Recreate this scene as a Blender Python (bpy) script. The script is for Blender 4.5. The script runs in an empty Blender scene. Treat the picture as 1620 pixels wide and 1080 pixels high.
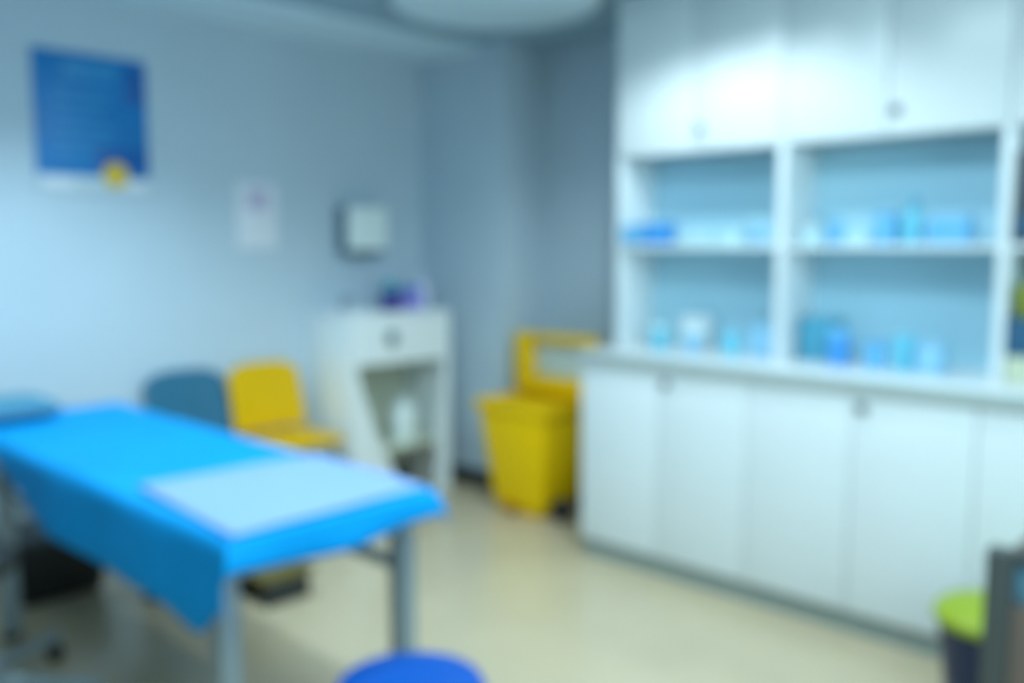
import bpy, bmesh, math, random
from math import sin, cos, pi, radians, sqrt
from mathutils import Vector, Matrix
random.seed(7)
SC = bpy.context.scene
COL = SC.collection

# ------------------------------------------------------------------ materials
def lin(c):
    c /= 255.0
    return c / 12.92 if c <= 0.04045 else ((c + 0.055) / 1.055) ** 2.4
def rgb(r, g, b): return (lin(r), lin(g), lin(b), 1.0)

def mat(name, col, rough=0.5, metal=0.0, noise=0.0, scale=8.0, bump=0.0, bscale=60.0, spec=0.5, coat=0.0):
    m = bpy.data.materials.new(name); m.use_nodes = True
    nt = m.node_tree; b = nt.nodes['Principled BSDF']
    b.inputs['Roughness'].default_value = rough
    b.inputs['Metallic'].default_value = metal
    b.inputs['Specular IOR Level'].default_value = spec
    b.inputs['Coat Weight'].default_value = coat
    tc = nt.nodes.new('ShaderNodeTexCoord')
    nz = nt.nodes.new('ShaderNodeTexNoise'); nz.inputs['Scale'].default_value = scale
    nz.inputs['Detail'].default_value = 4
    nt.links.new(tc.outputs['Object'], nz.inputs['Vector'])
    rp = nt.nodes.new('ShaderNodeValToRGB')
    k0, k1 = 1 - noise, 1 + noise
    rp.color_ramp.elements[0].position = 0.3; rp.color_ramp.elements[1].position = 0.7
    rp.color_ramp.elements[0].color = (col[0]*k0, col[1]*k0, col[2]*k0, 1)
    rp.color_ramp.elements[1].color = (min(1, col[0]*k1), min(1, col[1]*k1), min(1, col[2]*k1), 1)
    nt.links.new(nz.outputs['Fac'], rp.inputs['Fac'])
    nt.links.new(rp.outputs['Color'], b.inputs['Base Color'])
    if bump:
        n2 = nt.nodes.new('ShaderNodeTexNoise'); n2.inputs['Scale'].default_value = bscale
        nt.links.new(tc.outputs['Object'], n2.inputs['Vector'])
        bp = nt.nodes.new('ShaderNodeBump'); bp.inputs['Strength'].default_value = bump
        bp.inputs['Distance'].default_value = 0.01
        nt.links.new(n2.outputs['Fac'], bp.inputs['Height'])
        nt.links.new(bp.outputs['Normal'], b.inputs['Normal'])
    return m

M = {}
M['wall'] = mat('wall_paint', rgb(196, 214, 226), 0.75, noise=0.02, scale=3, bump=0.03)
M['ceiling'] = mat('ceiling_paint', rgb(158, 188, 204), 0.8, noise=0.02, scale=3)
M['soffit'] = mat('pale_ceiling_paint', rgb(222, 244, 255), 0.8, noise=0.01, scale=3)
M['wallfar'] = mat('grey_wall_paint', rgb(170, 182, 190), 0.8, noise=0.02, scale=3)
M['base'] = mat('dark_vinyl_skirting', rgb(52, 58, 58), 0.5, noise=0.05)
M['laminate'] = mat('white_laminate', rgb(232, 240, 242), 0.28, noise=0.01, scale=4)
M['shelfback'] = mat('pale_blue_back_panel', rgb(178, 222, 238), 0.4, noise=0.01, scale=4)
M['worktop'] = mat('white_worktop', rgb(236, 240, 240), 0.25, noise=0.015, scale=20)
M['edging'] = mat('grey_worktop_edging', rgb(178, 192, 190), 0.35, noise=0.02)
M['plinth'] = mat('grey_aluminium_plinth', rgb(150, 164, 160), 0.4, 0.0, noise=0.03)
M['lock'] = mat('steel_lock', rgb(116, 126, 130), 0.4, 0.3)
M['sheet'] = mat('blue_bed_sheet', rgb(0, 150, 220), 0.7, noise=0.05, scale=6, bump=0.25, bscale=30, spec=0.12)
M['pad'] = mat('pale_paper_pad', rgb(134, 168, 220), 0.7, noise=0.02, scale=10, bump=0.1, bscale=40)
M['vinyl'] = mat('blue_mattress_vinyl', rgb(20, 70, 130), 0.45)
M['steel'] = mat('grey_painted_steel', rgb(150, 165, 172), 0.4, 0.3, noise=0.02)
M['darksteel'] = mat('dark_grey_plastic', rgb(40, 46, 48), 0.5, noise=0.05)
M['black'] = mat('black_plastic', rgb(22, 24, 26), 0.5, noise=0.05)
M['blackgloss'] = mat('black_rubber', rgb(30, 34, 36), 0.6)
M['yellow'] = mat('yellow_plastic', rgb(255, 206, 0), 0.4, spec=0.25, noise=0.02)
M['amber'] = mat('amber_chair_plastic', rgb(236, 186, 0), 0.45, spec=0.25, noise=0.02)
M['teal'] = mat('dark_teal_chair_plastic', rgb(38, 108, 138), 0.45, noise=0.03)
M['pillow'] = mat('teal_pillow_cover', rgb(64, 132, 160), 0.7, noise=0.04, bump=0.15)
M['redbrown'] = mat('red_brown_pedal', rgb(176, 124, 8), 0.5)
M['mark'] = mat('dark_olive_print', rgb(130, 112, 10), 0.5)
M['liner'] = mat('pale_lid_lining', rgb(206, 224, 226), 0.5)
M['poster'] = mat('poster_blue', rgb(8, 128, 200), 0.45, noise=0.10, scale=3)
M['posterlight'] = mat('poster_light_blue', rgb(50, 150, 208), 0.45)
M['posterdark'] = mat('poster_deep_blue', rgb(8, 98, 176), 0.45)
M['postery'] = mat('poster_yellow', rgb(236, 196, 60), 0.5)
M['paper'] = mat('white_paper', rgb(236, 240, 248), 0.7, noise=0.01)
M['paperband'] = mat('poster_pale_band', rgb(206, 222, 228), 0.6)
M['lilacprint'] = mat('faint_lilac_print', rgb(206, 200, 226), 0.7)
M['ceramic'] = mat('white_ceramic', rgb(244, 252, 255), 0.25, noise=0.01)
M['olive'] = mat('olive_grey_lining', rgb(222, 226, 206), 0.6, noise=0.05)
M['dispwhite'] = mat('off_white_plastic', rgb(238, 250, 248), 0.4)
M['dispdark'] = mat('blue_grey_plastic', rgb(92, 128, 146), 0.4)
M['greyfit'] = mat('grey_fitting', rgb(96, 128, 138), 0.4)
M['purple'] = mat('purple_plastic', rgb(72, 62, 150), 0.4)
M['lilac'] = mat('lilac_carton', rgb(150, 144, 222), 0.5)
M['whitebottle'] = mat('white_bottle', rgb(214, 220, 242), 0.35)
M['tealcap'] = mat('teal_cap', rgb(70, 160, 176), 0.4)
M['bluecap'] = mat('blue_cap', rgb(80, 140, 214), 0.4)
M['navy'] = mat('navy_plastic', rgb(0, 30, 70), 0.4)
M['lime'] = mat('lime_lid', rgb(154, 174, 18), 0.45, noise=0.04)
M['stool'] = mat('blue_stool_vinyl', rgb(0, 78, 166), 0.45, spec=0.25, noise=0.02)
M['chrome'] = mat('chrome', rgb(190, 198, 204), 0.2, 0.9)
M['taupe'] = mat('taupe_panel', rgb(112, 98, 88), 0.5, noise=0.06, scale=5)
M['gunmetal'] = mat('gunmetal_frame', rgb(76, 82, 80), 0.45, 0.1)
M['slate'] = mat('slate_blue_panel', rgb(92, 140, 164), 0.45)
M['oliveb'] = mat('olive_brown_board', rgb(110, 98, 48), 0.6, noise=0.1)
M['lampwhite'] = mat('lamp_white', rgb(222, 244, 255), 0.5)
M['c_blue'] = mat('carton_blue', rgb(72, 160, 232), 0.45)
M['c_blue2'] = mat('carton_sky_blue', rgb(110, 188, 232), 0.45)
M['c_cyan'] = mat('plastic_cyan', rgb(112, 204, 228), 0.4)
M['c_pale'] = mat('plastic_pale_cyan', rgb(190, 230, 236), 0.4)
M['c_white'] = mat('carton_white', rgb(222, 234, 238), 0.45)
M['c_teal'] = mat('plastic_teal', rgb(78, 162, 190), 0.45)
M['c_lb'] = mat('plastic_light_blue', rgb(148, 204, 234), 0.4)
M['c_dark'] = mat('board_charcoal', rgb(72, 84, 94), 0.5)
M['c_navy'] = mat('carton_slate_navy', rgb(44, 92, 124), 0.5)
M['c_green'] = mat('carton_grey_green', rgb(104, 154, 150), 0.5)
M['c_lime'] = mat('jar_olive_green', rgb(142, 152, 50), 0.45)
M['c_cream'] = mat('carton_cream', rgb(206, 212, 184), 0.5)

# floor: sheet vinyl, two-tone flecks, slightly glossy
def floor_mat():
    m = mat('floor_vinyl', rgb(206, 188, 156), 0.24, noise=0.06, scale=2.2, spec=0.5)
    nt = m.node_tree; b = nt.nodes['Principled BSDF']
    tc = nt.nodes.new('ShaderNodeTexCoord')
    v = nt.nodes.new('ShaderNodeTexVoronoi'); v.inputs['Scale'].default_value = 90
    nt.links.new(tc.outputs['Object'], v.inputs['Vector'])
    mx = nt.nodes.new('ShaderNodeMix'); mx.data_type = 'RGBA'; mx.blend_type = 'MULTIPLY'
    mx.inputs['Factor'].default_value = 0.08
    old = b.inputs['Base Color'].links[0].from_socket
    nt.links.new(old, mx.inputs[6]); nt.links.new(v.outputs['Color'], mx.inputs[7])
    nt.links.new(mx.outputs[2], b.inputs['Base Color'])
    return m
M['floor'] = floor_mat()

# ------------------------------------------------------------------ mesh helpers
class MB:
    def __init__(s): s.bm = bmesh.new()
    def box(s, x0, x1, y0, y1, z0, z1, bev=0.0, seg=2, m=None):
        r = bmesh.ops.create_cube(s.bm, size=1)
        vs = r['verts']
        for v in vs:
            v.co = Vector(((x0+x1)/2 + v.co.x*(x1-x0), (y0+y1)/2 + v.co.y*(y1-y0), (z0+z1)/2 + v.co.z*(z1-z0)))
        if bev:
            es = list({e for v in vs for e in v.link_edges})
            r = bmesh.ops.bevel(s.bm, geom=es, offset=bev, segments=seg, affect='EDGES', profile=0.5)
            vs = list({v for f in r['faces'] for v in f.verts} | {v for v in vs if v.is_valid})
        if m is not None: bmesh.ops.transform(s.bm, matrix=m, verts=vs)
        return s
    def lathe(s, prof, cx=0, cy=0, n=40, m=None):
        """prof: list of (r,z) from bottom to top"""
        rings = []; allv = []
        for r, z in prof:
            if r < 1e-5:
                v = s.bm.verts.new((cx, cy, z)); rings.append([v]); allv.append(v)
            else:
                ring = [s.bm.verts.new((cx + r*cos(2*pi*k/n), cy + r*sin(2*pi*k/n), z)) for k in range(n)]
                rings.append(ring); allv += ring
        for a, b in zip(rings, rings[1:]):
            for k in range(n):
                k2 = (k+1) % n
                if len(a) == 1 and len(b) == 1: continue
                if len(a) == 1: s.bm.faces.new((a[0], b[k2], b[k]))
                elif len(b) == 1: s.bm.faces.new((a[k], a[k2], b[0]))
                else: s.bm.faces.new((a[k], a[k2], b[k2], b[k]))
        if m is not None: bmesh.ops.transform(s.bm, matrix=m, verts=allv)
        return s
    def prism(s, poly, axis, a, b):
        """extrude a 2D polygon along an axis from a to b. axis x: poly=(y,z); y: (x,z); z: (x,y)"""
        def P(p, t):
            return {'x': (t, p[0], p[1]), 'y': (p[0], t, p[1]), 'z': (p[0], p[1], t)}[axis]
        A = [s.bm.verts.new(P(p, a)) for p in poly]; B = [s.bm.verts.new(P(p, b)) for p in poly]
        n = len(poly)
        s.bm.faces.new(A); s.bm.faces.new(B[::-1])
        for k in range(n): s.bm.faces.new((A[k], B[k], B[(k+1) % n], A[(k+1) % n]))
        return s
    def tube(s, pts, r, n=14):
        pts = [Vector(p) for p in pts]; rings = []
        rr = r if isinstance(r, (list, tuple)) else [r]*len(pts)
        up = Vector((0, 0, 1))
        for i, p in enumerate(pts):
            t = (pts[min(i+1, len(pts)-1)] - pts[max(i-1, 0)]).normalized()
            a = t.cross(up)
            if a.length < 1e-3: a = t.cross(Vector((1, 0, 0)))
            a.normalize(); b = t.cross(a).normalized()
            rings.append([s.bm.verts.new(p + (a*cos(2*pi*k/n) + b*sin(2*pi*k/n))*rr[i]) for k in range(n)])
        for A, B in zip(rings, rings[1:]):
            for k in range(n): s.bm.faces.new((A[k], A[(k+1) % n], B[(k+1) % n], B[k]))
        s.bm.faces.new(rings[0][::-1]); s.bm.faces.new(rings[-1])
        return s
    def frustum(s, b0, z0, b1, z1, bev=0.0):
        """b = (x0,x1,y0,y1) rectangle at the bottom and at the top"""
        v = []
        for (x0, x1, y0, y1), z in ((b0, z0), (b1, z1)):
            v += [s.bm.verts.new(c) for c in ((x0, y0, z), (x1, y0, z), (x1, y1, z), (x0, y1, z))]
        fs = [(3, 2, 1, 0), (4, 5, 6, 7), (0, 1, 5, 4), (1, 2, 6, 5), (2, 3, 7, 6), (3, 0, 4, 7)]
        for f in fs: s.bm.faces.new([v[i] for i in f])
        if bev:
            es = list({e for q in v for e in q.link_edges})
            bmesh.ops.bevel(s.bm, geom=es, offset=bev, segments=3, affect='EDGES', profile=0.5)
        return s
    def grid(s, fn, nu, nv):
        V = [[s.bm.verts.new(fn(i/nu, j/nv)) for j in range(nv+1)] for i in range(nu+1)]
        for i in range(nu):
            for j in range(nv): s.bm.faces.new((V[i][j], V[i+1][j], V[i+1][j+1], V[i][j+1]))
        return s
    def build(s, name, m, parent=None, smooth=True):
        bmesh.ops.recalc_face_normals(s.bm, faces=s.bm.faces[:])
        me = bpy.data.meshes.new(name); s.bm.to_mesh(me); s.bm.free()
        if smooth:
            for p in me.polygons: p.use_smooth = True
            me.set_sharp_from_angle(angle=radians(38))
        me.materials.append(M[m] if isinstance(m, str) else m)
        o = bpy.data.objects.new(name, me); COL.objects.link(o)
        if parent is not None: o.parent = parent
        return o

def tag(o, label, cat, group=None):
    o['label'] = label; o['category'] = cat
    if group: o['group'] = group
    return o
def thing(name, label, cat, loc=(0, 0, 0), rz=0, group=None):
    o = bpy.data.objects.new(name, None); COL.objects.link(o)
    o.empty_display_size = 0.1
    o.location = loc; o.rotation_euler = (0, 0, rz)
    return tag(o, label, cat, group)
def struct(mb, name, m, parent=None):
    o = mb.build(name, m, parent)
    if parent is None: o['kind'] = 'structure'
    return o
def copy_tree(o, parent=None):
    c = o.copy(); COL.objects.link(c)
    if parent is not None: c.parent = parent
    for ch in list(o.children): copy_tree(ch, c)
    return c

# ------------------------------------------------------------------ room shell
XL, YB, ZC = -4.25, 4.0, 2.52            # left wall, back wall, ceiling
XR, YF = 1.7, -1.7
T = 0.12
struct(MB().box(XL-T, XR+T, YF-T, YB+T, -0.1, 0.0), 'floor', 'floor')
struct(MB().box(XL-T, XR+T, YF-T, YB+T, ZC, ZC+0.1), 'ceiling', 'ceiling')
struct(MB().box(XL-T, XL, YF-T, YB+T, 0, ZC), 'wall_left', 'wall')
struct(MB().box(XL, XR, YB, YB+T, 0, ZC), 'wall_back', 'wall')
struct(MB().box(XR, XR+T, YF-T, YB+T, 0, ZC), 'wall_right', 'wallfar')
struct(MB().box(XL, XR, YF-T, YF, 0, ZC), 'wall_front', 'wallfar')
struct(MB().box(XL, -3.56, 3.65, YB, 0, ZC), 'wall_column', 'wall')
struct(MB().box(-2.56, XR, 3.67, YB, 0, ZC), 'wall_chase', 'wall')
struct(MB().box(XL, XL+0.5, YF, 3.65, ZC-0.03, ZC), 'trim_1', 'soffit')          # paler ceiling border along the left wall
struct(MB().box(XL, XL+0.015, YF, 3.65, 0, 0.1, 0.004), 'baseboard_left', 'base')
struct(MB().box(XL+0.015, -3.545, 3.635, 3.65, 0, 0.1, 0.004), 'baseboard_column', 'base')
struct(MB().box(-3.56, -3.545, 3.65, YB, 0, 0.1, 0.004), 'baseboard_side', 'base')
struct(MB().box(-3.545, -2.56, YB-0.015, YB, 0, 0.1, 0.004), 'baseboard_back', 'base')

# ------------------------------------------------------------------ ceiling lamp (round, pale)
t = thing('ceiling_lamp', 'large round pale ceiling lamp near the top of the back wall column', 'lamp', (-3.0, 3.03, ZC))
MB().lathe([(0, -0.012), (0.49, -0.012), (0.50, -0.02), (0.50, 0.0), (0, 0.0)], n=72).build('backplate', 'steel', t)
MB().lathe([(0, -0.045), (0.40, -0.043), (0.455, -0.036), (0.475, -0.024), (0.478, -0.0121), (0, -0.0121)], n=72).build('diffuser', 'lampwhite', t)

# ------------------------------------------------------------------ cabinets
XE = [-2.56, -1.735, -0.91, -0.085, 0.74]
YD = 3.13                                  # front of the base doors
YU = 3.37                                  # front of the upper doors
base_lab = ['white double-door base cabinet at the left end beside the yellow bin',
            'white double-door base cabinet in the middle of the row',
            'white double-door base cabinet at right behind the lime-topped bin']
up_lab = ['white double-door overhead cabinet at the left end above the blue cartons',
          'white double-door overhead cabinet above the wider open shelf compartment',
          'white double-door overhead cabinet at the far right above the charcoal box file']
ZW = 0.94
for i in range(3):
    x0, x1 = XE[i], XE[i+1]; xm = (x0+x1)/2
    t = thing('base_cabinet', base_lab[i], 'cabinet', (xm, 3.4, 0), group='white base cabinets')
    mt = Matrix.Translation((-xm, -3.4, 0))
    def put(mb, name, m, par):
        bmesh.ops.transform(mb.bm, matrix=mt, verts=mb.bm.verts[:]); return mb.build(name, m, par)
    put(MB().box(x0, x1, YD+0.021, 3.668, 0.085, 0.895), 'carcass', 'laminate', t)
    put(MB().box(x0, x1, YD+0.03, YD+0.045, 0.0, 0.084), 'plinth', 'plinth', t)
    for a, b, lk in ((x0, xm, None), (xm, x1, xm+0.035)):
        g = 0.002
        d = put(MB().box(a+g, b-g, YD, YD+0.02, 0.087, 0.892, 0.002), 'door', 'laminate', t)
        if lk:
            k = MB().lathe([(0, 0), (0.021, 0), (0.021, 0.008), (0.014, 0.013), (0, 0.013)], n=24,
                           m=Matrix.Translation((lk, YD, 0.835)) @ Matrix.Rotation(radians(90), 4, 'X'))
            put(k, 'lock', 'lock', d)
# continuous worktop
t = thing('worktop', 'long white worktop with grey front edge running over the base cabinets', 'worktop', (-1.1, 3.4, 0.9))
wt = MB().box(-2.58+1.1, XE[3]+1.1+0.01, YD-0.016-3.4, 3.668-3.4, -0.004, ZW-0.9, 0.003); wt.build('slab', 'worktop', t)
MB().box(-2.58+1.1, XE[3]+1.11, YD-0.022-3.4, YD-0.0165-3.4, -0.006, ZW-0.9-0.002, 0.002).build('edge_strip', 'edging', t)

# overhead door cabinets
ZU = 1.815
XB = XE
XE = [-2.56, -1.745, -0.93, -0.115]
for i in range(3):
    x0, x1 = XE[i], XE[i+1]; xm = (x0+x1)/2
    t = thing('overhead_cabinet', up_lab[i], 'cabinet', (xm, 3.5, ZU), group='white overhead cabinets')
    mt = Matrix.Translation((-xm, -3.5, -ZU))
    def put(mb, name, m, par):
        bmesh.ops.transform(mb.bm, matrix=mt, verts=mb.bm.verts[:]); return mb.build(name, m, par)
    put(MB().box(x0, x1, YU+0.021, 3.668, ZU+0.001, ZC-0.002), 'carcass', 'laminate', t)
    for a, b, lk in ((x0, xm, None), (xm, x1, xm+0.03)):
        g = 0.002
        d = put(MB().box(a+g, b-g, YU, YU+0.02, ZU-0.012, ZC-0.006, 0.002), 'door', 'laminate', t)
        if lk:
            k = MB().lathe([(0, 0), (0.021, 0), (0.021, 0.008), (0.014, 0.013), (0, 0.013)], n=24,
                           m=Matrix.Translation((lk, YU, ZU+0.075)) @ Matrix.Rotation(radians(90), 4, 'X'))
            put(k, 'lock', 'lock', d)

# open shelf compartments
ZS = 1.41
sh_lab = ['white open shelf unit at the left holding the blue cartons',
          'white open shelf unit in the middle with pale blue bottles and cups',
          'white open shelf unit at the right edge holding a charcoal box file']
for i in range(3):
    x0, x1 = XE[i], XE[i+1]; xm = (x0+x1)/2
    t = thing('open_shelf_unit', sh_lab[i], 'shelf', (xm, 3.5, ZW), group='open shelf units on the worktop')
    mt = Matrix.Translation((-xm, -3.5, -ZW))
    def put(mb, name, m, par):
        bmesh.ops.transform(mb.bm, matrix=mt, verts=mb.bm.verts[:]); return mb.build(name, m, par)
    put(MB().box(x0, x0+0.018, YU+0.004, 3.668, ZW+0.001, ZU-0.014, 0.001), 'side_panel', 'laminate', t)
    put(MB().box(x1-0.018, x1-0.0005, YU+0.004, 3.668, ZW+0.001, ZU-0.014, 0.001), 'side_panel', 'laminate', t)
    put(MB().box(x0+0.018, x1-0.018, 3.652, 3.668, ZW+0.001, ZU-0.014), 'back_panel', 'shelfback', t)
    put(MB().box(x0+0.018, x1-0.018, YU+0.006, 3.652, ZS-0.02, ZS, 0.001), 'shelf', 'laminate', t)

# ------------------------------------------------------------------ things on the shelves
def carton(name, label, x, y, z, w, d, h, m, group, rz=0, band=None, cat='box'):
    t = thing(name, label, cat, (x, y, z), rz, group)
    MB().box(-w/2, w/2, -d/2, d/2, 0, h*0.86, 0.003).build('body', m, t)
    MB().box(-w/2-0.001, w/2+0.001, -d/2-0.001, d/2+0.001, h*0.86, h, 0.003).build('lid', band or m, t)
    return t
def bottle(name, label, x, y, z, r, h, m, cap, group):
    t = thing(name, label, 'bottle', (x, y, z), 0, group)
    hb = h*0.72
    MB().lathe([(0, 0), (r*0.94, 0), (r, 0.004), (r, hb*0.86), (r*0.8, hb*0.96), (r*0.45, hb), (r*0.42, hb+0.01), (0, hb+0.01)], n=28).build('body', m, t)
    MB().lathe([(0, hb+0.0101), (r*0.5, hb+0.0101), (r*0.5, h-0.004), (r*0.42, h), (0, h)], n=24).build('cap', cap, t)
    return t
def jar(name, label, x, y, z, r, h, m, lidm, group, cat='jar'):
    t = thing(name, label, cat, (x, y, z), 0, group)
    MB().lathe([(0, 0), (r*0.9, 0), (r*0.96, 0.005), (r, h*0.78), (0, h*0.78)], n=28).build('body', m, t)
    MB().lathe([(0, h*0.781), (r*1.05, h*0.781), (r*1.05, h*0.97), (r, h), (0, h)], n=28).build('lid', lidm, t)
    return t
def cup(name, label, x, y, z, r, h, m, group):
    t = MB().lathe([(0, 0), (r*0.78, 0), (r, h), (r*1.04, h), (r*1.04, h-0.006), (r*0.93, h-0.003), (r*0.72, 0.006), (0, 0.006)], n=28).build(name, m)
    t.location = (x, y, z); return tag(t, label, 'cup', group)
def tray(name, label, x, y, z, w, d, h, m, group):
    mb = MB().box(-w/2, w/2, -d/2, d/2, 0, 0.006, 0.002)
    for a in (-1, 1):
        mb.box(a*w/2-0.004, a*w/2+0.004, -d/2, d/2, 0.004, h, 0.002)
        mb.box(-w/2, w/2, a*d/2-0.004, a*d/2+0.004, 0.004, h, 0.002)
    t = mb.build(name, m); t.location = (x, y, z); return tag(t, label, 'tray', group)

zt = ZS + 0.0008; zb = ZW + 0.0008
GU, GL = 'supplies on the upper open shelf', 'supplies on the worktop under the open shelf'
carton('carton', 'sky-blue carton at the far left end of the upper open shelf', -2.484, 3.43, zt, 0.105, 0.1, 0.085, 'c_blue2', GU)
carton('carton', 'bright blue carton second from the left on the upper open shelf', -2.366, 3.44, zt, 0.115, 0.11, 0.095, 'c_blue', GU)
tray('tray', 'low pale tray beside the blue cartons on the upper shelf', -2.16, 3.45, zt, 0.17, 0.12, 0.05, 'c_pale', GU)
carton('carton', 'low pale cyan box right of the pale tray on the upper shelf', -2.0, 3.46, zt, 0.11, 0.1, 0.055, 'c_pale', GU)
bottle('bottle', 'light blue bottle at the right end of the left upper compartment', -1.89, 3.46, zt, 0.03, 0.11, 'c_lb', 'c_pale', GU)
jar('jar', 'pale jar next to the white divider on the upper middle shelf', -1.655, 3.47, zt, 0.04, 0.07, 'c_pale', 'c_white', GU)
bottle('bottle', 'blue bottle standing alone left of centre on the upper middle shelf', -1.55, 3.46, zt, 0.03, 0.11, 'c_blue2', 'c_lb', GU)
tray('tray', 'low pale dish between the bottles on the upper middle shelf', -1.455, 3.46, zt, 0.09, 0.09, 0.04, 'c_pale', GU)
carton('carton', 'small sky-blue carton beside the tall cyan bottle on the upper shelf', -1.355, 3.46, zt, 0.075, 0.08, 0.115, 'c_blue2', GU)
bottle('bottle', 'tallest cyan bottle on the upper middle shelf', -1.262, 3.46, zt, 0.038, 0.165, 'c_cyan', 'c_teal', GU)
carton('carton', 'wide blue carton at the right of the upper middle shelf', -1.125, 3.46, zt, 0.135, 0.1, 0.105, 'c_blue2', GU, band='c_lb')
jar('jar', 'cyan lidded jar leftmost on the worktop under the open shelf', -2.365, 3.45, zb, 0.042, 0.105, 'c_cyan', 'c_pale', GL)
carton('carton', 'white box standing behind the pale jar on the left worktop', -2.23, 3.55, zb, 0.12, 0.09, 0.145, 'c_white', GL)
jar('jar', 'pale cyan jar in front of the white box on the worktop', -2.17, 3.42, zb, 0.038, 0.09, 'c_lb', 'c_pale', GL)
bottle('bottle', 'cyan bottle right of the pale jar on the left worktop', -1.985, 3.43, zb, 0.035, 0.125, 'c_cyan', 'c_lb', GL)
carton('carton', 'pale blue box beside the white divider on the left worktop', -1.86, 3.5, zb, 0.11, 0.1, 0.13, 'c_lb', GL)
carton('carton', 'dark teal box behind the blue canister next to the white divider', -1.64, 3.55, zb, 0.14, 0.11, 0.17, 'c_teal', GL)
jar('canister', 'bright blue canister in front of the dark teal box', -1.515, 3.44, zb, 0.042, 0.14, 'c_blue', 'c_blue2', GL, 'canister')
cup('cup', 'blue cup left of the tall cyan canister on the worktop', -1.365, 3.42, zb, 0.045, 0.1, 'c_blue2', GL)
jar('canister', 'cyan canister between the blue cup and the light blue box', -1.268, 3.45, zb, 0.043, 0.13, 'c_cyan', 'c_cyan', GL, 'canister')
carton('carton', 'light blue box at the right end of the middle worktop group', -1.165, 3.44, zb, 0.09, 0.09, 0.11, 'c_lb', GL)
# right-hand compartment: dark files and boxes

fl = ['charcoal box file standing against the white divider at the right edge']
for k in range(1):
    t = thing('box_file', fl[k], 'file', (-0.87+k*0.088, 3.49, zt))
    MB().box(-0.04, 0.04, -0.1, 0.12, 0, 0.31, 0.004).build('cover', 'c_dark', t)
    MB().box(-0.028, 0.028, -0.1025, -0.1002, 0.03, 0.09, 0.0008).build('spine_label', 'c_navy', t)
carton('carton', 'cream carton at the bottom right of the worktop beside the divider', -0.825, 3.44, zb, 0.16, 0.13, 0.09, 'c_cream', GL)
carton('carton', 'slate navy carton lying on top of the cream carton', -0.825, 3.44, zb+0.0905, 0.165, 0.12, 0.13, 'c_navy', GL)
jar('jar', 'olive green jar standing on the slate navy carton', -0.848, 3.44, zb+0.2215, 0.05, 0.11, 'c_lime', 'c_lime', GL)
carton('carton', 'tall grey-green box file behind the olive green jar', -0.81, 3.585, zb, 0.19, 0.09, 0.42, 'c_green', GL)

# ------------------------------------------------------------------ wall things
px_ = XL
t = thing('poster', 'blue poster with pale bottom strip and yellow emblem on left wall', 'poster', (XL, 1.71, 1.95))
MB().box(0.0, 0.008, -0.25, 0.25, -0.3, 0.305, 0.001).build('board', 'poster', t)
MB().box(0.0081, 0.0095, -0.25, 0.25, -0.3, -0.235, 0.0005).build('bottom_strip', 'paperband', t)
MB().box(0.0081, 0.0092, -0.13, 0.12, 0.20, 0.26, 0.0005).build('title_block', 'posterlight', t)
MB().box(0.0081, 0.0092, 0.15, 0.24, 0.10, 0.27, 0.0005).build('corner_block', 'posterdark', t)
pg = MB()
for k in range(6):
    pg.box(0.0081, 0.009, -0.17, 0.10 - 0.03*(k % 3), 0.13-k*0.055, 0.155-k*0.055, 0.0003)
pg.build('text_lines', 'posterlight', t)
MB().box(0.0081, 0.0092, 0.0, 0.24, -0.215, -0.10, 0.0005).build('lower_block', 'posterdark', t)
MB().lathe([(0, 0), (0.058, 0), (0.058, 0.0022), (0, 0.0022)], n=40,
           m=Matrix.Translation((0.0096, 0.09, -0.225)) @ Matrix.Rotation(radians(90), 4, 'Y')).build('emblem', 'postery', t)
MB().box(0.0096, 0.0105, -0.22, -0.10, -0.288, -0.25, 0.0003).build('caption', 'paper', t)
MB().box(0.0096, 0.0105, 0.12, 0.24, -0.288, -0.25, 0.0003).build('caption', 'paper', t)

t = thing('notice', 'white paper notice with faint lilac print on the left wall', 'notice', (XL, 2.53, 1.56))
MB().box(0.0, 0.004, -0.118, 0.118, -0.165, 0.172, 0.0008).build('sheet', 'paper', t)
MB().box(0.0041, 0.0046, -0.06, 0.06, 0.03, 0.135, 0.0001).build('print_block', 'lilacprint', t)

t = thing('towel_dispenser', 'off-white paper towel dispenser on left wall above the wash stand', 'dispenser', (XL, 3.16, 1.5))
MB().box(0.0, 0.085, -0.145, 0.135, -0.145, 0.125, 0.012, 3).build('housing', 'dispdark', t)
MB().box(0.0852, 0.125, -0.135, 0.135, -0.12, 0.125, 0.016, 4).build('cover', 'dispwhite', t)
MB().box(0.03, 0.09, -0.07, 0.07, -0.151, -0.1455, 0.002).build('paper_slot', 'greyfit', t)

# ------------------------------------------------------------------ wash stand
t = thing('wash_stand', 'tall white wash stand with curved open front against the left wall', 'sink', (-4.05, 3.16, 0))
xa, xb = -0.198, 0.2
y0, y1 = -0.35, 0.35
ZT = 1.045
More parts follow.
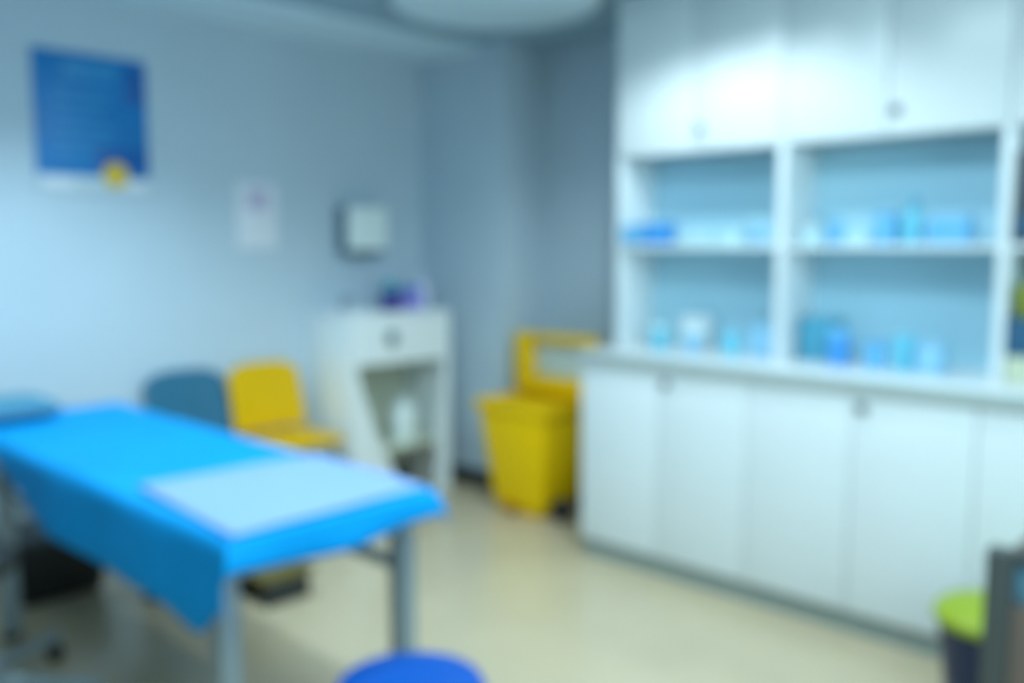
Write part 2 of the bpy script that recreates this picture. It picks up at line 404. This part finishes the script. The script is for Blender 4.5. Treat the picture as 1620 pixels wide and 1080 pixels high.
# top with a shallow basin
tb = MB()
bx0, bx1, by0, by1 = xa+0.06, xb-0.05, y0+0.08, 0.02
tb.box(xa, bx0, y0, y1, ZT-0.03, ZT, 0.004); tb.box(bx1, xb, y0, y1, ZT-0.03, ZT, 0.004)
tb.box(bx0, bx1, y0, by0, ZT-0.03, ZT, 0.002); tb.box(bx0, bx1, by1, y1, ZT-0.03, ZT, 0.002)
tb.build('top', 'ceramic', t)
bs = MB().frustum((bx0+0.04, bx1-0.04, by0+0.04, by1-0.04), ZT-0.14, (bx0, bx1, by0, by1), ZT-0.031, 0.0)
for f in [f for f in bs.bm.faces if f.calc_center_median().z > ZT-0.032]: bs.bm.faces.remove(f)
bs.build('basin', 'ceramic', t)
MB().box(xa, xb-0.021, y0, y0+0.02, 0.0, ZT-0.031, 0.002).build('side_panel', 'ceramic', t)
MB().box(xa, xb-0.021, y1-0.02, y1, 0.0, ZT-0.031, 0.002).build('side_panel', 'ceramic', t)
MB().box(xa, xa+0.012, y0+0.021, y1-0.021, 0.0, ZT-0.15, 0.001).build('back_panel', 'olive', t)
ap = MB().prism([(y0, ZT-0.031), (y1, ZT-0.031), (y1, 0.765), (y0, 0.775)], 'x', xb-0.02, xb); ap.build('apron', 'ceramic', t)
lp = [(y0, 0.0), (y0, 0.7745), (y0+0.045, 0.7745)]
for q in range(1, 13):
    a = q/12
    lp.append((y0+0.045+0.30*a**1.25, 0.7745-0.7145*a**0.9))
lp += [(y0+0.36, 0.0)]
MB().prism(lp[::-1], 'x', xb-0.02, xb).build('front_leg', 'ceramic', t)
MB().prism([(y1, 0.0), (y1, 0.7645), (y1-0.045, 0.7645), (y1-0.09, 0.45), (y1-0.10, 0.16), (y1-0.12, 0.0)], 'x', xb-0.02, xb).build('front_leg', 'ceramic', t)
MB().box(xa+0.015, xb-0.022, y0+0.022, y1-0.022, 0.28, 0.30, 0.002).build('shelf', 'olive', t)
MB().lathe([(0, 0), (0.042, 0), (0.042, 0.008), (0.03, 0.014), (0, 0.014)], n=32,
           m=Matrix.Translation((xb, -0.075, 0.905)) @ Matrix.Rotation(radians(90), 4, 'Y')).build('drain_fitting', 'greyfit', t)
# tap
MB().tube([(xa+0.03, -0.12, ZT), (xa+0.03, -0.12, ZT+0.05), (xa+0.04, -0.12, ZT+0.065), (xa+0.07, -0.12, ZT+0.07), (xa+0.13, -0.12, ZT+0.06)], 0.011).build('tap', 'chrome', t)
# white container standing inside the stand
t2 = thing('water_container', 'white plastic container inside the open front of the wash stand', 'container', (-3.99, 3.27, 0.3008))
MB().lathe([(0, 0), (0.07, 0), (0.078, 0.01), (0.08, 0.17), (0.065, 0.2), (0.035, 0.215), (0.03, 0.23), (0, 0.23)], n=32).build('body', 'dispwhite', t2)
MB().lathe([(0, 0.2301), (0.036, 0.2301), (0.036, 0.255), (0, 0.257)], n=28).build('cap', 'c_white', t2)
# bottles on the stand
t = thing('wipes_tub', 'dark purple tub with teal lid on the wash stand top', 'tub', (-4.0, 3.20, ZT+0.0008), 0, 'toiletries on the wash stand')
MB().lathe([(0, 0), (0.046, 0), (0.05, 0.006), (0.05, 0.11), (0, 0.11)], n=32).build('body', 'purple', t)
MB().lathe([(0, 0.1101), (0.053, 0.1101), (0.053, 0.135), (0.03, 0.15), (0.015, 0.175), (0, 0.176)], n=32).build('lid', 'tealcap', t)
t = thing('carton', 'lilac carton with blue top between tub and white bottle', 'box', (-3.97, 3.325, ZT+0.0008), 0, 'toiletries on the wash stand')
MB().box(-0.04, 0.04, -0.05, 0.05, 0, 0.105, 0.004).build('body', 'lilac', t)
MB().box(-0.035, 0.035, -0.045, 0.045, 0.1052, 0.135, 0.004).build('lid', 'bluecap', t)
t = thing('pump_bottle', 'pale lilac-white bottle at the right end of the wash stand top', 'bottle', (-4.02, 3.445, ZT+0.0008), 0, 'toiletries on the wash stand')
MB().lathe([(0, 0), (0.046, 0), (0.05, 0.006), (0.05, 0.12), (0.036, 0.145), (0.02, 0.155), (0.02, 0.17), (0, 0.17)], n=32).build('body', 'whitebottle', t)
MB().lathe([(0, 0.1701), (0.023, 0.1701), (0.023, 0.19), (0, 0.19)], n=24).tube([(0, 0, 0.19), (0, 0, 0.205), (0.03, 0, 0.205)], 0.007).build('pump', 'whitebottle', t)

# ------------------------------------------------------------------ chairs against the left wall
def make_chair(name, label, m):
    t = thing(name, label, 'chair', (0, 0, 0), 0, 'plastic chairs along the left wall')
    # local: +X is forward, wall behind at -X
    W = 0.43
    def seat(u, v):
        x = -0.20 + 0.37*u; y = (v-0.5)*W*(1-0.06*(1-u))
        z = 0.44 - 0.018*sin(pi*v)*sin(pi*min(1, u*1.05)) - 0.03*max(0, u-0.82)**1.5*8
        return (x, y, z)
    o = MB().grid(seat, 18, 16).build('seat', m, t)
    md = o.modifiers.new('thick', 'SOLIDIFY'); md.thickness = 0.018; md.offset = -1
    def back(u, v):
        a = (v-0.5)*2
        w = W*0.98*(1 - 0.05*u**3)
        z = 0.455 + (0.345 - 0.05*abs(a)**4)*u
        x = -0.19 - 0.075*u - 0.02*(1-a*a)
        return (x, a*w/2, z)
    o = MB().grid(back, 16, 20).build('backrest', m, t)
    md = o.modifiers.new('thick', 'SOLIDIFY'); md.thickness = 0.016; md.offset = 0
    for sx, sy in ((1, 1), (1, -1), (-1, 1), (-1, -1)):
        MB().tube([(sx*0.14-0.02, sy*0.16, 0.418), (sx*0.17-0.01, sy*0.195, 0.0)], [0.013, 0.012]).build('leg', 'steel', t)
    MB().box(-0.15, 0.13, -0.17, -0.15, 0.395, 0.415, 0.003).build('seat_rail', 'steel', t)
    MB().box(-0.15, 0.13, 0.15, 0.17, 0.395, 0.415, 0.003).build('seat_rail', 'steel', t)
    return t
c1 = make_chair('plastic_chair', 'yellow plastic chair between the dark teal chair and wash stand', 'amber')
c1.location = (-3.94, 2.51, 0)
c2 = make_chair('plastic_chair', 'dark teal plastic chair left of the yellow chair behind the bed', 'teal')
c2.location = (-3.94, 2.075, 0)

# ------------------------------------------------------------------ yellow bins
t = thing('pedal_bin', 'yellow pedal waste bin with its lid standing open left of cabinets', 'bin', (-3.19, 3.54, 0))
bx = MB().frustum((-0.17, 0.17, -0.165, 0.15), 0.035, (-0.255, 0.215, -0.2, 0.185), 0.55, 0.02)
for f in [f for f in bx.bm.faces if f.normal.z > 0.9 and f.calc_center_median().z > 0.5]: pass
bx.build('body', 'yellow', t)
rm = MB()
rm.box(-0.275, 0.235, -0.215, -0.19, 0.545, 0.595, 0.008, 3); rm.box(-0.275, 0.235, 0.175, 0.20, 0.545, 0.595, 0.008, 3)
rm.box(-0.274, -0.25, -0.2, 0.19, 0.546, 0.594, 0.004, 3); rm.box(0.21, 0.234, -0.2, 0.19, 0.546, 0.594, 0.004, 3)
rm.build('rim', 'yellow', t)
MB().box(-0.24, 0.20, -0.18, 0.165, 0.551, 0.575, 0.01, 3).build('bag', 'yellow', t)
# lid, hinged up at the back: shallow tray facing the room
ld = MB()
ld.box(-0.298, 0.253, 0.195, 0.212, 0.603, 0.927, 0.006, 3)
lr = [(-0.30, -0.19, 0.601, 0.929), (0.215, 0.255, 0.601, 0.929), (-0.195, 0.22, 0.885, 0.928), (-0.195, 0.22, 0.602, 0.69)]
for q, (a, b, c, d) in enumerate(lr): ld.box(a, b, 0.13+0.0015*(q > 1), 0.20, c, d, 0.006 if q > 1 else 0.012, 3)
lid = ld.build('lid', 'yellow', t)
MB().box(-0.189, 0.214, 0.186, 0.1945, 0.691, 0.884, 0.002).build('lining', 'liner', lid)
MB().lathe([(0, 0), (0.042, 0), (0.042, 0.002), (0, 0.002)], n=32,
           m=Matrix.Translation((-0.115, -0.187, 0.43)) @ Matrix.Rotation(radians(94), 4, 'X')).build('hazard_mark', 'mark', t)
MB().box(-0.075, 0.0, -0.20, -0.15, 0.02, 0.06, 0.01, 3).build('pedal', 'redbrown', t)
MB().box(-0.16, 0.14, -0.14, 0.14, 0.0, 0.034, 0.004).build('base', 'yellow', t)
for yy in (-0.09, 0.12):
    w = MB().lathe([(0, -0.03), (0.05, -0.03), (0.06, -0.02), (0.06, 0.02), (0.05, 0.03), (0, 0.03)], n=32,
                   m=Matrix.Translation((0.25, yy, 0.061)) @ Matrix.Rotation(radians(90), 4, 'X'))
    w.box(0.14, 0.25, yy-0.02, yy+0.02, 0.05, 0.07)
    w.build('wheel', 'blackgloss', t)

# ------------------------------------------------------------------ treatment bed
BX0, BX1, BY0, BY1, BZ = -3.80, -1.787, 0.967, 1.585, 0.745
t = thing('treatment_bed', 'grey steel framed treatment bed under the blue sheet', 'bed', (-2.8, 1.28, 0))
def bl(x0, x1, y0, y1, z0, z1): return (x0+2.8, x1+2.8, y0-1.28, y1-1.28, z0, z1)
MB().box(*bl(BX0+0.02, BX1-0.02, BY0+0.025, BY1-0.025, 0.672, BZ-0.006), 0.02, 4).build('mattress', 'vinyl', t)
fr = MB()
for a, b in ((BY0+0.03, BY0+0.07), (BY1-0.07, BY1-0.03)): fr.box(*bl(BX0+0.05, BX1-0.08, a, b, 0.632, 0.671), 0.004)
for a, b in ((BX0+0.05, BX0+0.09), (BX1-0.125, BX1-0.08), (-2.82, -2.78)): fr.box(*bl(a, b, BY0+0.071, BY1-0.071, 0.635, 0.668), 0.004)
fr.build('frame', 'steel', t)
for lx, ly in ((-1.915, 1.024), (-1.89, 1.542), (-3.46, 1.024), (-3.46, 1.542)):
    lg = MB().box(*bl(lx-0.028, lx+0.028, ly-0.027, ly+0.027, 0.025, 0.631), 0.006).build('leg', 'steel', t)
    MB().lathe([(0, 0), (0.03, 0), (0.033, 0.006), (0.03, 0.0245), (0, 0.0245)], lx+2.8, ly-1.28, n=24).build('foot', 'blackgloss', lg)
MB().box(*bl(-3.431, -1.944, 1.01, 1.036, 0.512, 0.545), 0.004).build('side_rail', 'steel', t)
MB().box(*bl(-3.431, -1.919, 1.528, 1.554, 0.512, 0.545), 0.004).build('side_rail', 'steel', t)

# sheet: draped cloth
def sheet_pt(u, v):
    # cloth coordinates; overhang: near side 0.20, far side 0.16, foot 0.075, head lengthened to darken the gap below
    on, of, oe, oh = 0.185, 0.06, 0.06, 0.28
    Lx, Ly = BX1-BX0, BY1-BY0
    s = -oe + u*(Lx+oe+oh)            # from the foot
    q = -on + v*(Ly+on+of)
    # the near hem is cut slightly shorter toward the head
    R = 0.025
    dx = max(0, -s, s-Lx); dy = max(0, -q, q-Ly)
    taper = 1.0
    if q < 0: taper = 1.0 - 0.85*min(1, max(0, (s-1.02)/0.52))
    if q < 0: taper *= 1 + 0.16*math.exp(-((s-0.12)/0.10)**2) - 0.34*max(0, 1-max(0, s)/0.09)
    dy *= taper
    if q > Ly: dy *= 1 + 4.8*min(1, max(0, (s-0.45)/0.25))  # far hem lengthened out of view to keep the floor under the bed dark
    x = BX1 - min(max(s, 0), Lx); y = BY0 + min(max(q, 0), Ly)
    d = sqrt(dx*dx+dy*dy) + 0.3*min(dx, dy)
    z = BZ + 0.006
    # rounded edge
    e = min(s, Lx-s, q, Ly-q)
    if 0 <= e < R: z -= (R - sqrt(max(0, R*R-(R-e)**2)))*0.55
    elif e < 0: z -= R*0.55 + d
    out = 0.004 + 0.02*min(1, d/0.15)
    wave = 0.010*min(1, d/0.06)
    if dx: x += (out if s < 0 else -out)*min(1, dx/0.02) + wave*sin(q*21+1.0)*0.6
    if dy: y += (-out if q < 0 else out)*min(1, dy/0.02) + 0.4*wave*sin(s*11.0+0.6)
    if not dx and not dy: z += 0.003*sin(s*9+q*4)*sin(q*11+1)*min(1, e/0.05)
    if dx and dy and q < 0: x += 0.006; y -= 0.008
    if s < 0: z += 0.012*sin(q*9+2.2)*min(1, dx/0.05)
    return (x, y, z)
sh = MB().grid(sheet_pt, 150, 70).build('bed_sheet', 'sheet')
md = sh.modifiers.new('thick', 'SOLIDIFY'); md.thickness = 0.003; md.offset = 1
tag(sh, 'bright blue sheet draped over the treatment bed', 'sheet')
# pale pad on the foot end
PA = [(-1.80, 0.985), (-1.815, 1.565), (-2.345, 1.575), (-2.375, 1.03)]      # near-foot, far-foot, far-head, near-head
def pad_pt(u, v):
    a = Vector(PA[0]).lerp(Vector(PA[3]), u); b = Vector(PA[1]).lerp(Vector(PA[2]), u)
    p = a.lerp(b, v)
    return (p.x, p.y, BZ+0.0145+0.001*sin(u*8+v*5)*sin(v*7))
pd = MB().grid(pad_pt, 30, 30).build('bed_pad', 'pad')
md = pd.modifiers.new('thick', 'SOLIDIFY'); md.thickness = 0.004; md.offset = 1
tag(pd, 'pale blue-white pad lying on the foot end of the blue sheet', 'pad')
# pillow at the head
def pil(u, v):
    a = 2*u-1; b = 2*v-1
    return a, b
pm = MB()
def pt_top(u, v):
    a, b = 2*u-1, 2*v-1
    h = 0.045*(max(0, 1-a**4)*max(0, 1-b**4))**0.5
    return (0.12*a, 0.16*b, 0.046 + h)
def pt_bot(u, v):
    a, b = 2*u-1, 2*v-1
    h = 0.045*(max(0, 1-a**4)*max(0, 1-b**4))**0.5
    return (0.12*a, 0.16*b, 0.046 - h)
pm.grid(pt_top, 16, 20).grid(pt_bot, 16, 20)
bmesh.ops.remove_doubles(pm.bm, verts=pm.bm.verts[:], dist=0.0006)
po = pm.build('pillow', 'pillow'); po.location = (-3.665, 1.11, BZ+0.008)
tag(po, 'small dull teal pillow at the head of the bed by the left edge', 'pillow')

# things under and behind the bed
t = thing('storage_box', 'black storage box with dark grey lid on floor under the bed head', 'box', (-3.87, 1.30, 0))
MB().frustum((-0.15, 0.15, -0.15, 0.15), 0.0, (-0.18, 0.18, -0.18, 0.18), 0.22, 0.012).build('body', 'black', t)
MB().box(-0.19, 0.19, -0.19, 0.19, 0.2205, 0.262, 0.008, 3).build('lid', 'darksteel', t)
t = thing('step_stool', 'low olive-brown step stool on the floor beyond the bed', 'stool', (-3.16, 1.90, 0))
MB().box(-0.10, 0.13, -0.12, 0.12, 0.095, 0.118, 0.004).build('top', 'oliveb', t)
for sx in (-0.075, 0.105): MB().box(sx-0.014, sx+0.014, -0.10, 0.10, 0.0, 0.0945, 0.003).build('leg', 'darksteel', t)
MB().box(-0.06, 0.09, -0.01, 0.01, 0.03, 0.06, 0.002).build('rail', 'oliveb', t)

# rolling stool at the left edge
t = thing('rolling_stool', 'grey five-legged rolling stool base at the bottom left corner', 'stool', (-2.962, 0.735, 0))
ang0 = math.atan2(0.345, -0.208)
for k in range(5):
    a = ang0 + k*2*pi/5
    lg = MB().tube([(0.02*cos(a), 0.02*sin(a), 0.115), (0.2*cos(a), 0.2*sin(a), 0.10), (0.40*cos(a), 0.40*sin(a), 0.085)], [0.028, 0.024, 0.019]).build('leg', 'steel', t)
    cx, cy = 0.385*cos(a), 0.385*sin(a)
    w = MB().lathe([(0, -0.018), (0.024, -0.018), (0.029, -0.012), (0.029, 0.012), (0.024, 0.018), (0, 0.018)], n=24,
                   m=Matrix.Translation((cx, cy, 0.0295)) @ Matrix.Rotation(a, 4, 'Z') @ Matrix.Rotation(radians(90), 4, 'X'))
    w.box(cx-0.008, cx+0.008, cy-0.008, cy+0.008, 0.04, 0.075)
    w.build('caster', 'blackgloss', lg)
MB().lathe([(0, 0.09), (0.05, 0.09), (0.05, 0.14), (0.028, 0.16), (0.028, 0.30), (0.02, 0.301), (0.02, 0.44), (0, 0.44)], n=28).build('column', 'steel', t)
MB().lathe([(0, 0.4405), (0.15, 0.4405), (0.165, 0.455), (0.165, 0.485), (0.15, 0.50), (0, 0.505)], n=40).build('seat', 'darksteel', t)

# blue round stool in front
t = thing('round_stool', 'round blue stool seat at the bottom edge in front of the bed', 'stool', (-1.48, 1.225, 0.0))
MB().lathe([(0, 0.375), (0.15, 0.375), (0.168, 0.39), (0.172, 0.42), (0.16, 0.445), (0.12, 0.456), (0.06, 0.461), (0, 0.462)], n=56).build('seat', 'stool', t)
MB().lathe([(0, 0.355), (0.14, 0.355), (0.14, 0.3745), (0, 0.3745)], n=40).build('seat_plate', 'chrome', t)
for k in range(4):
    a = pi/4 + k*pi/2
    MB().tube([(0.10*cos(a), 0.10*sin(a), 0.355), (0.165*cos(a), 0.165*sin(a), 0.0)], [0.012, 0.012]).build('leg', 'chrome', t)
MB().tube([(0.132*cos(2*pi*k/40), 0.132*sin(2*pi*k/40), 0.16) for k in range(41)], 0.007, 10).build('foot_ring', 'chrome', t)

# ------------------------------------------------------------------ lower right: navy bin and taupe trolley
t = thing('waste_bin', 'navy waste bin with lime green lid beside the base cabinets', 'bin', (-0.745, 2.845, 0))
MB().lathe([(0, 0), (0.115, 0), (0.122, 0.006), (0.158, 0.285), (0.16, 0.30), (0, 0.30)], n=48).build('body', 'navy', t)
MB().lathe([(0, 0.3005), (0.168, 0.3005), (0.172, 0.308), (0.17, 0.325), (0.15, 0.345), (0.10, 0.362), (0.05, 0.369), (0, 0.371)], n=48).build('lid', 'lime', t)

t = thing('trolley', 'taupe and grey trolley with slate panel at the bottom right corner', 'trolley', (-0.36, 2.20, 0))
for sx, sy in ((-0.17, -0.17), (0.17, -0.17), (-0.17, 0.17), (0.17, 0.17)):
    p = MB().box(sx-0.026, sx+0.026, sy-0.02, sy+0.02, 0.055, 0.778, 0.008, 3).build('post', 'gunmetal', t)
    w = MB().lathe([(0, -0.014), (0.02, -0.014), (0.026, -0.009), (0.026, 0.009), (0.02, 0.014), (0, 0.014)], n=24,
                   m=Matrix.Translation((sx, sy, 0.0265)) @ Matrix.Rotation(radians(90), 4, 'X'))
    w.box(sx-0.006, sx+0.006, sy-0.006, sy+0.006, 0.03, 0.054)
    w.build('caster', 'blackgloss', p)
for sy in (-0.17, 0.17): MB().box(-0.1435, 0.1435, sy-0.012, sy+0.012, 0.752, 0.777, 0.004).build('top_rail', 'gunmetal', t)
MB().box(-0.1435, 0.1435, -0.174, -0.162, 0.667, 0.751, 0.003).build('upper_panel', 'slate', t)
MB().box(-0.1435, 0.1435, -0.182, -0.164, 0.08, 0.665, 0.003).build('front_panel', 'taupe', t)
for sx in (-0.17, 0.17): MB().box(sx-0.007, sx+0.007, -0.149, 0.149, 0.08, 0.75, 0.003).build('side_panel', 'taupe', t)
MB().box(-0.16, 0.16, -0.149, 0.149, 0.66, 0.675, 0.003).build('tray', 'slate', t)

# ------------------------------------------------------------------ light
def area(name, loc, size, power, col, rot=(0, 0, 0), sy=None, spread=180, shape='RECTANGLE'):
    l = bpy.data.lights.new(name, 'AREA'); l.energy = power; l.color = col; l.shape = shape
    l.size = size
    if sy: l.size_y = sy
    l.spread = radians(spread)
    o = bpy.data.objects.new(name, l); COL.objects.link(o); o.location = loc; o.rotation_euler = rot
    return o
def spot(name, loc, power, col, angle, blend, rot=(0, 0, 0), r=0.05):
    l = bpy.data.lights.new(name, 'SPOT'); l.energy = power; l.color = col; l.spot_size = radians(angle); l.spot_blend = blend
    l.shadow_soft_size = r
    o = bpy.data.objects.new(name, l); COL.objects.link(o); o.location = loc; o.rotation_euler = rot
    return o
COOL = (0.66, 0.90, 1.0)
area('ceiling_area_light', (-1.1, 1.6, ZC-0.04), 1.2, 31, COOL, sy=0.6)
area('ceiling_area_light', (0.5, 1.3, ZC-0.04), 1.2, 18, COOL, sy=0.6)
area('ceiling_area_light', (-1.5, 0.3, ZC-0.04), 1.2, 13, COOL, sy=0.6)  # added fill for the near side of the bed, not a known lamp
area('right_fill_light', (XR-0.03, 1.3, 1.65), 1.5, 28, (0.62, 0.89, 1.0), rot=(0, radians(90), 0), sy=1.8)  # added fill at the unseen right wall to brighten the walls; no window built
spot('downlight', (-1.95, 2.66, ZC-0.02), 43, (0.76, 0.93, 1.0), 146, 0.4)
spot('downlight', (-3.2, 1.25, ZC-0.02), 88, COOL, 128, 0.8)

w = bpy.data.worlds.new('world'); SC.world = w; w.use_nodes = True
w.node_tree.nodes['Background'].inputs['Color'].default_value = (0.5, 0.75, 0.9, 1)
w.node_tree.nodes['Background'].inputs['Strength'].default_value = 0.3

# ------------------------------------------------------------------ camera (defocused: focus set close to the lens)
cd = bpy.data.cameras.new('camera'); co = bpy.data.objects.new('camera', cd); COL.objects.link(co)
co.location = (0, 0, 1.4); co.rotation_euler = (radians(90-5.96), 0, radians(43.7))
cd.sensor_width = 36; cd.lens = 1436/1620*36; cd.clip_start = 0.02
DOF = True
cd.dof.use_dof = DOF
cd.dof.focus_distance = 0.30
cd.dof.aperture_fstop = 4.2
SC.camera = co
SC.view_settings.view_transform = 'Standard'
SC.view_settings.look = 'None'
SC.view_settings.gamma = 1
SC.view_settings.use_curve_mapping = False
SC.view_settings.exposure = 0.36
